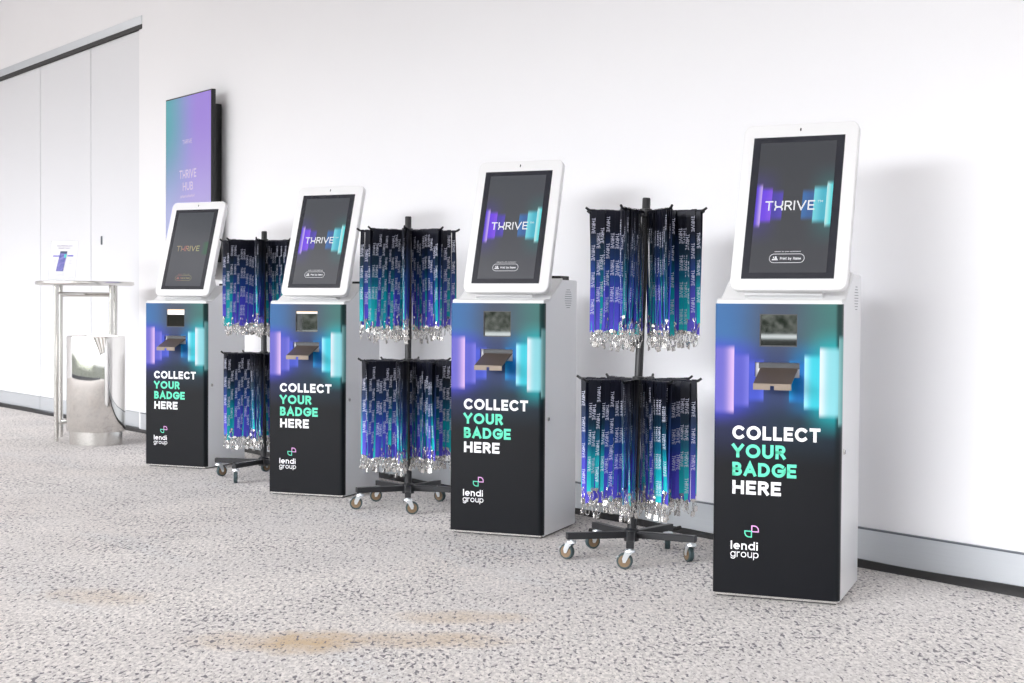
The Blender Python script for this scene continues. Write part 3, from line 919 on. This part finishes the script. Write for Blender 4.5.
def make_clip(v, rnd):
    """crimp, swivel ring, trigger hook and a small bulldog clip"""
    bm = BM()
    box(bm, -0.0085, 0.0085, -0.0022, 0.0022, -0.004, 0.008, 0.0008, 1)
    a = rnd.uniform(0, PI)
    c, s = math.cos(a), math.sin(a)
    lathe(bm, [(0.0028, -0.010), (0.0034, -0.008), (0.0034, -0.005), (0.0022, -0.004)], 8)
    hook = [(0.0, -0.010), (0.0055, -0.015), (0.0078, -0.025), (0.0065, -0.037), (0.0, -0.042), (-0.006, -0.037), (-0.0074, -0.025), (-0.004, -0.014)]
    tube(bm, [(u * c, u * s, z) for u, z in hook], 0.0014, 6, closed=True)
    if v % 2 == 0:                                   # bulldog clip hanging from the hook
        t = rnd.uniform(-0.5, 0.5); a2 = a + rnd.uniform(0.6, 1.6)
        vs0 = len(bm.verts)
        box(bm, -0.0085, 0.0085, -0.0022, 0.0022, -0.022, 0.0, 0.001, 1)
        box(bm, -0.0045, 0.0045, -0.0052, -0.0022, -0.019, -0.008, 0.001, 1)
        bm.verts.ensure_lookup_table()
        mat = Matrix.Translation((0, 0, -0.041)) @ Matrix.Rotation(a2, 4, 'Z') @ Matrix.Rotation(t, 4, 'Y')
        for vv in bm.verts[vs0:]: vv.co = mat @ vv.co
    return link('clip', bm, M['clip'], smooth=True, angle=40)

NV = 8
rnd = random.Random(5)
protos = []
for v in range(NV):
    st, ea, eb = make_strap(v, rnd)
    protos.append((st, ea, eb))
clips = [make_clip(v, rnd) for v in range(6)]
used_strap, used_clip = set(), set()

def fresh(src, pool):                                # first use moves the source itself, later ones are copies
    if src.name not in pool:
        pool.add(src.name); return src
    c = src.copy(); COL.objects.link(c); return c

def lanyard(loc, rz, v, label, rnd, tilt=0.0):
    e = empty('lanyard', loc, rz); e.rotation_euler = (tilt, 0, rz)
    tag(e, label, 'lanyard', 'lanyards hanging on the wheeled racks')
    st, ea, eb = protos[v]
    s = fresh(st, used_strap); s.parent = e
    for end in (ea, eb):
        c = fresh(clips[rnd.randrange(6)], used_clip); c.parent = e
        c.location = (end[0], end[1], end[2] - 0.004)
        c.rotation_euler = (rnd.uniform(-.22, .22), rnd.uniform(-.22, .22), rnd.uniform(-1.3, 1.3))
    return e

ORD = ['outermost', 'second from the tip', 'third from the tip', 'fourth from the tip', 'fifth from the tip',
       'sixth from the tip', 'seventh from the tip', 'eighth from the tip', 'ninth from the tip', 'innermost']

def rack(c, base_r, base_a0, tiers, pole_top, lean, view_dir, rname, label, cname):
    r = empty('lanyard_rack', (c[0], c[1], 0))
    tag(r, label, 'display rack', 'wheeled lanyard racks between the kiosks')
    def axis(z):                                      # the pole may lean a little
        return Vector((lean[0] * (z - 0.09), lean[1] * (z - 0.09), z))
    bm = BM(); tube(bm, [axis(0.070), axis(0.60)], 0.0185, 16); tube(bm, [axis(0.60), axis(pole_top - 0.004), axis(pole_top)], [0.0160, 0.0160, 0.0135], 16)
    lathe(bm, [(0.030, 0.068), (0.030, 0.112), (0.021, 0.118)], 20)
    link('pole', bm, M['rack'], r, smooth=True)
    for i in range(5):
        a = R(base_a0 + 72 * i)
        arm = None
        bm = BM(); box(bm, 0.018, base_r, -0.0145, 0.0145, 0.080, 0.106, 0.002, 1)
        arm = link('base_arm', bm, M['rack'], r); arm.rotation_euler = (0, 0, a)
        # caster with trailing wheel
        sw = R(base_a0 + 72 * i) + rnd.uniform(-2.4, 2.4)
        px, py = (base_r - 0.020) * math.cos(a), (base_r - 0.020) * math.sin(a)
        bm = BM()
        lathe(bm, [(0.006, 0.080), (0.006, 0.074), (0.019, 0.074), (0.021, 0.066), (0.018, 0.063)], 16)
        for sy in (-1, 1):
            prism(bm, [(-0.014, 0.067), (0.018, 0.067), (0.028, 0.040), (0.025, 0.025), (0.015, 0.025), (0.002, 0.050)],
                  sy * 0.0138 - 0.001, sy * 0.0138 + 0.001, 'y')
        box(bm, -0.013, 0.015, -0.0145, 0.0145, 0.0635, 0.0665)
        if i % 2 == 0:                                # brake pedal
            prism(bm, [(0.012, 0.058), (0.052, 0.046), (0.052, 0.043), (0.012, 0.052)], -0.010, 0.010, 'y')
        cs = link('caster', bm, M['zinc'], r, smooth=True, angle=30)
        cs.location = (px, py, 0); cs.rotation_euler = (0, 0, sw)
        bm = BM()
        lathe(bm, [(0.0195, -0.0105), (0.0275, -0.0105), (0.0305, -0.007), (0.0305, 0.007), (0.0275, 0.0105), (0.0195, 0.0105)], 28, 'y', (0.020, 0, 0.0305), mi=0)
        lathe(bm, [(0.0228, -0.0107), (0.0228, 0.0107)], 24, 'y', (0.020, 0, 0.0305), mi=1)
        lathe(bm, [(0.006, -0.0150), (0.006, 0.0150)], 12, 'y', (0.020, 0, 0.0305), mi=2)
        w = link('wheel', bm, [M['tyre'], M['wheel_core'], M['zinc']], cs, smooth=True, angle=40)
    rest = []
    for tname, z, a0, names in tiers:
        ctr = axis(z)
        bm = BM(); lathe(bm, [(0.017, z - 0.016), (0.024, z - 0.014), (0.024, z + 0.014), (0.017, z + 0.016)], 18, 'z', (ctr.x, ctr.y, 0))
        link('arm_collar', bm, M['rack'], r, smooth=True)
        for j in range(8):
            rel = a0 + 45 * j                         # 0 = towards the viewer's side of the rack, + = right
            while rel > 180: rel -= 360
            ang = view_dir + R(rel)
            d = Vector((math.cos(ang), math.sin(ang), 0))
            bm = BM()
            tube(bm, [(0.018, 0, 0), (0.224, 0, 0), (0.238, 0, 0.004), (0.251, 0, 0.013)], [ARM_R] * 3 + [0.0048], 8)
            ar = link('hanging_arm', bm, M['rack'], r, smooth=True)
            ar.location = ctr; ar.rotation_euler = (0, 0, ang)
            near = abs(rel) < 97
            side = abs(rel) < 142
            n_full = 10 if near else (5 if side else 0)
            aname = names[j]
            for q in range(10):                       # q = 0 at the tip
                dist = 0.2210 - 0.0196 * q
                v = rnd.randrange(NV)
                # more violet faces out on the left of each rack, mixed on the right
                flip = rnd.random() < (0.22 if rel < 0 else 0.5)
                vd = Vector((math.cos(view_dir), math.sin(view_dir)))
                # make local -y look to the viewer
                rot = ang
                if Vector((math.sin(rot), -math.cos(rot))).dot(vd) < 0: rot = ang + PI
                if flip: rot += PI
                rot += rnd.uniform(-0.10, 0.10)
                if abs(rel) < 35:                     # ribbons on the arms that point at the aisle hang half turned
                    rot += (0.45 if rel < 0 else -0.12) + rnd.uniform(-0.22, 0.22)
                P = Vector((c[0], c[1], 0)) + ctr + d * (dist + rnd.uniform(-0.002, 0.002)) + Vector((0, 0, rnd.uniform(-0.001, 0.002)))
                if q < n_full:
                    face = 'teal' if flip else 'violet'
                    pos = ORD[q]
                    lanyard(P, rot, v, f'{face} fronted lanyard, {pos}, {aname} arm, {tname} tier, {rname} rack', rnd, rnd.uniform(-0.012, 0.012))
                else:
                    rest.append((P, rot, v))
    return rest

names_a = ['front left', 'front right', 'right', 'rear right', 'back right', 'back left', 'rear left', 'left']
names_b = ['front', 'front right', 'right', 'rear right', 'back', 'rear left', 'left', 'front left']
def viewdir(c):
    return math.atan2(CAM.y - c[1], CAM.x - c[0])
rest = []
C1, C2, C3 = (-4.06, -0.61), (-5.722, -0.555), (-7.164, -0.578)
rest += rack(C1, 0.264, -44, [('upper', 1.358, -22.5, names_a), ('lower', 0.700, -14, names_b)], 1.416,
             (0.022, 0.028), viewdir(C1), 'nearest', 'nearest black rack of lanyards, beside the nearest kiosk, pole leaning slightly', 'near')
rest += rack(C2, 0.262, -106, [('upper', 1.347, -4, names_b), ('lower', 0.712, -12, names_b)], 1.42,
             (-0.004, -0.003), viewdir(C2), 'middle', 'middle black rack of lanyards, flanked by two kiosks with violet screens', 'mid')
rest += rack(C3, 0.285, -135, [('upper', 1.340, -10, names_b), ('lower', 0.703, -16, names_b)], 1.40,
             (0.0, 0.0), viewdir(C3), 'farthest', 'farthest black rack of lanyards, just right of the farthest kiosk', 'far')
# lanyards on the far arms, hidden behind the ones above
bmr = BM(); bmr.loops.layers.uv.new('along')
for P, rot, v in rest:
    st = protos[v][0]
    tmp = st.data.copy()
    tmp.transform(Matrix.Translation(P) @ Matrix.Rotation(rot, 4, 'Z'))
    bmr.from_mesh(tmp)
    bpy.data.meshes.remove(tmp)
    for end in protos[v][1:]:
        tmp = clips[v % 6].data.copy()
        for p in tmp.polygons: p.material_index = 3
        tmp.transform(Matrix.Translation(P) @ Matrix.Rotation(rot, 4, 'Z') @ Matrix.Translation((end[0], end[1], end[2] - 0.004)) @ Matrix.Rotation(v * 1.1, 4, 'Z'))
        bmr.from_mesh(tmp)
        bpy.data.meshes.remove(tmp)
me = bpy.data.meshes.new('lanyard_bunches'); bmr.to_mesh(me); bmr.free()
for m in ('strap_violet', 'strap_teal', 'thread', 'clip'): me.materials.append(M[m])
bunch = bpy.data.objects.new('lanyard_bunches', me); COL.objects.link(bunch)
tag(bunch, 'further lanyards on the far arms of the racks, behind the front ones', 'lanyards'); bunch['kind'] = 'stuff'

# ------------------------------------------------------------------ bar table, sign and bin
TC = (-9.94, -0.55); TH = 1.140; TA = YAW + R(17)
tb = empty('bar_table', (TC[0], TC[1], 0), TA)
tag(tb, 'round stainless steel high table with paired tube legs, by the left edge', 'table')
bm = BM(); lathe(bm, [(0.325, TH - 0.030), (0.343, TH - 0.026), (0.346, TH - 0.015), (0.343, TH - 0.003), (0.338, TH)], 64)
link('table_top', bm, M['satin_steel'], tb, smooth=True)
LG = [(-0.196, -0.185), (0.180, -0.185), (0.214, 0.185), (-0.170, 0.185)]
for x, y in LG:
    bm = BM(); tube(bm, [(x, y, 0.0), (x, y, TH - 0.029)], 0.0165, 16)
    link('leg', bm, M['satin_steel'], tb, smooth=True)
bm = BM()
tube(bm, [LG[0] + (TH - 0.088,), LG[2] + (TH - 0.088,)], 0.0105, 10); tube(bm, [LG[1] + (TH - 0.100,), LG[3] + (TH - 0.100,)], 0.0105, 10)
link('upper_brace', bm, M['satin_steel'], tb, smooth=True)
bm = BM()
tube(bm, [LG[0] + (0.130,), LG[2] + (0.130,)], 0.0105, 10); tube(bm, [LG[1] + (0.118,), LG[3] + (0.118,)], 0.0105, 10)
link('lower_brace', bm, M['satin_steel'], tb, smooth=True)

# leaning card in a clear stand
sg = empty('table_sign', (-10.060, -0.680, TH), YAW - 0.22)
tag(sg, 'small white card in a clear stand on the round steel table', 'sign')
SA = -0.17
def lean_local(o):
    o.matrix_local = Matrix.Rotation(SA, 4, 'X')
bm = BM(); box(bm, -0.107, 0.107, 0.0012, 0.0042, 0.0, 0.300); box(bm, -0.107, 0.107, -0.0030, -0.0012, 0.0, 0.300)
ac = link('clear_stand', bm, M['acrylic'], sg); lean_local(ac)
bm = BM(); box(bm, -0.107, 0.107, 0.0, 0.085, 0.0, 0.003)
link('stand_foot', bm, M['acrylic'], sg)
bm = BM(); box(bm, -0.105, 0.105, -0.0010, 0.0010, 0.002, 0.297)
pg = link('printed_card', bm, M['paper'], sg); lean_local(pg)
bm = BM(); F = lambda x, z: (x, -0.0034, z)
def scribble(x0, x1, z, h, t):
    n = max(3, int((x1 - x0) / 0.0045))
    stroke(bm, [(x0 + (x1 - x0) * i / n, z + (h if i % 2 else 0)) for i in range(n + 1)], t, F)
for x0, x1 in ((-0.060, -0.035), (-0.028, 0.030), (0.038, 0.068)): scribble(x0, x1, 0.258, 0.008, 0.0022)
for x0, x1 in ((-0.048, 0.004), (0.012, 0.050)): scribble(x0, x1, 0.240, 0.007, 0.0018)
for zz in (0.128, 0.140, 0.152):
    scribble(-0.078, -0.054, zz, 0.004, 0.0012); scribble(0.048, 0.072, zz, 0.004, 0.0012)
scribble(-0.060, 0.020, 0.045, 0.003, 0.0008)
link('small_print', bm, M['ink_grey'], pg)
bm = BM()
stroke(bm, [(-0.082, 0.186), (-0.030, 0.186)], 0.009, F, cap=False); stroke(bm, [(0.034, 0.188), (0.080, 0.188)], 0.009, F, cap=False)
link('violet_bands', bm, M['ink_violet'], pg)
def mat_pic():
    m, b = new_mat('printed_lanyard_picture')
    vec, x, y, z = obj_xyz()
    n = noise(vec, 90, 3, 0.7)
    c = mixc(ramp(n, 0.35, 0.65), srgb(62, 72, 150), srgb(136, 130, 205))
    c = mixc(ramp(z, 0.198, 0.21), c, srgb(52, 70, 110))
    c = mixc(ramp(x, 0.004, 0.012) * ramp((z - 0.187).abs(), 0.016, 0.010), c, srgb(60, 205, 200))
    N.tree.links.new(c, b.inputs['Base Color']); b.inputs['Roughness'].default_value = 0.5
    return m
bm = BM(); vs = [bm.verts.new(F(*p)) for p in ((-0.050, 0.074), (0.008, 0.074), (0.030, 0.222), (-0.026, 0.222))]; bm.faces.new(vs)
link('card_picture', bm, mat_pic(), pg)

# stainless steel litter bin
bn = empty('litter_bin', (-9.53, -0.63, 0), YAW - 0.42)
tag(bn, 'mirror polished steel litter bin with rounded ends, beneath the round table', 'bin')
def stadium(hx, hy, n=20, p=2.25):
    out = []
    for i in range(4 * n):
        t = 2 * PI * i / (4 * n)
        c, s = math.cos(t), math.sin(t)
        out.append((hx * abs(c) ** (2 / p) * (1 if c >= 0 else -1), hy * abs(s) ** (2 / p) * (1 if s >= 0 else -1)))
    return out
bm = BM()
rings = []
for k, z in ((0.992, 0.093), (1.0, 0.097), (1.0, 0.748), (0.985, 0.756), (0.93, 0.756), (0.92, 0.740), (0.90, 0.45)):
    rings.append([bm.verts.new((x * k, y * k, z)) for x, y in stadium(0.208, 0.165)])
for a, b2 in zip(rings, rings[1:]):
    n = len(a)
    for i in range(n): bm.faces.new((a[i], a[(i + 1) % n], b2[(i + 1) % n], b2[i]))
bm.faces.new(rings[0]); bm.faces.new(rings[-1])
link('bin_body', bm, M['steel'], bn, smooth=True, angle=40)
bm = BM(); prism(bm, [(x * 0.90, y * 0.90) for x, y in stadium(0.208, 0.165)], 0.0, 0.094, 'z')
link('bin_plinth', bm, M['satin_steel'], bn, smooth=True, angle=40)
bm = BM(); prism(bm, [(x * 0.88, y * 0.88) for x, y in stadium(0.208, 0.165)], 0.452, 0.735, 'z')
link('liner', bm, M['rubber'], bn, smooth=True, angle=40)

# loose power lead behind the third kiosk
bm = BM()
tube(bm, [(-4.62, -0.34, 0.010), (-4.52, -0.30, 0.010), (-4.43, -0.26, 0.012), (-4.37, -0.20, 0.014), (-4.36, -0.12, 0.02), (-4.35, -0.05, 0.03)], 0.009, 8)
tag(link('power_lead', bm, M['rubber'], smooth=True), 'black power lead on the carpet behind the nearest rack', 'cable')
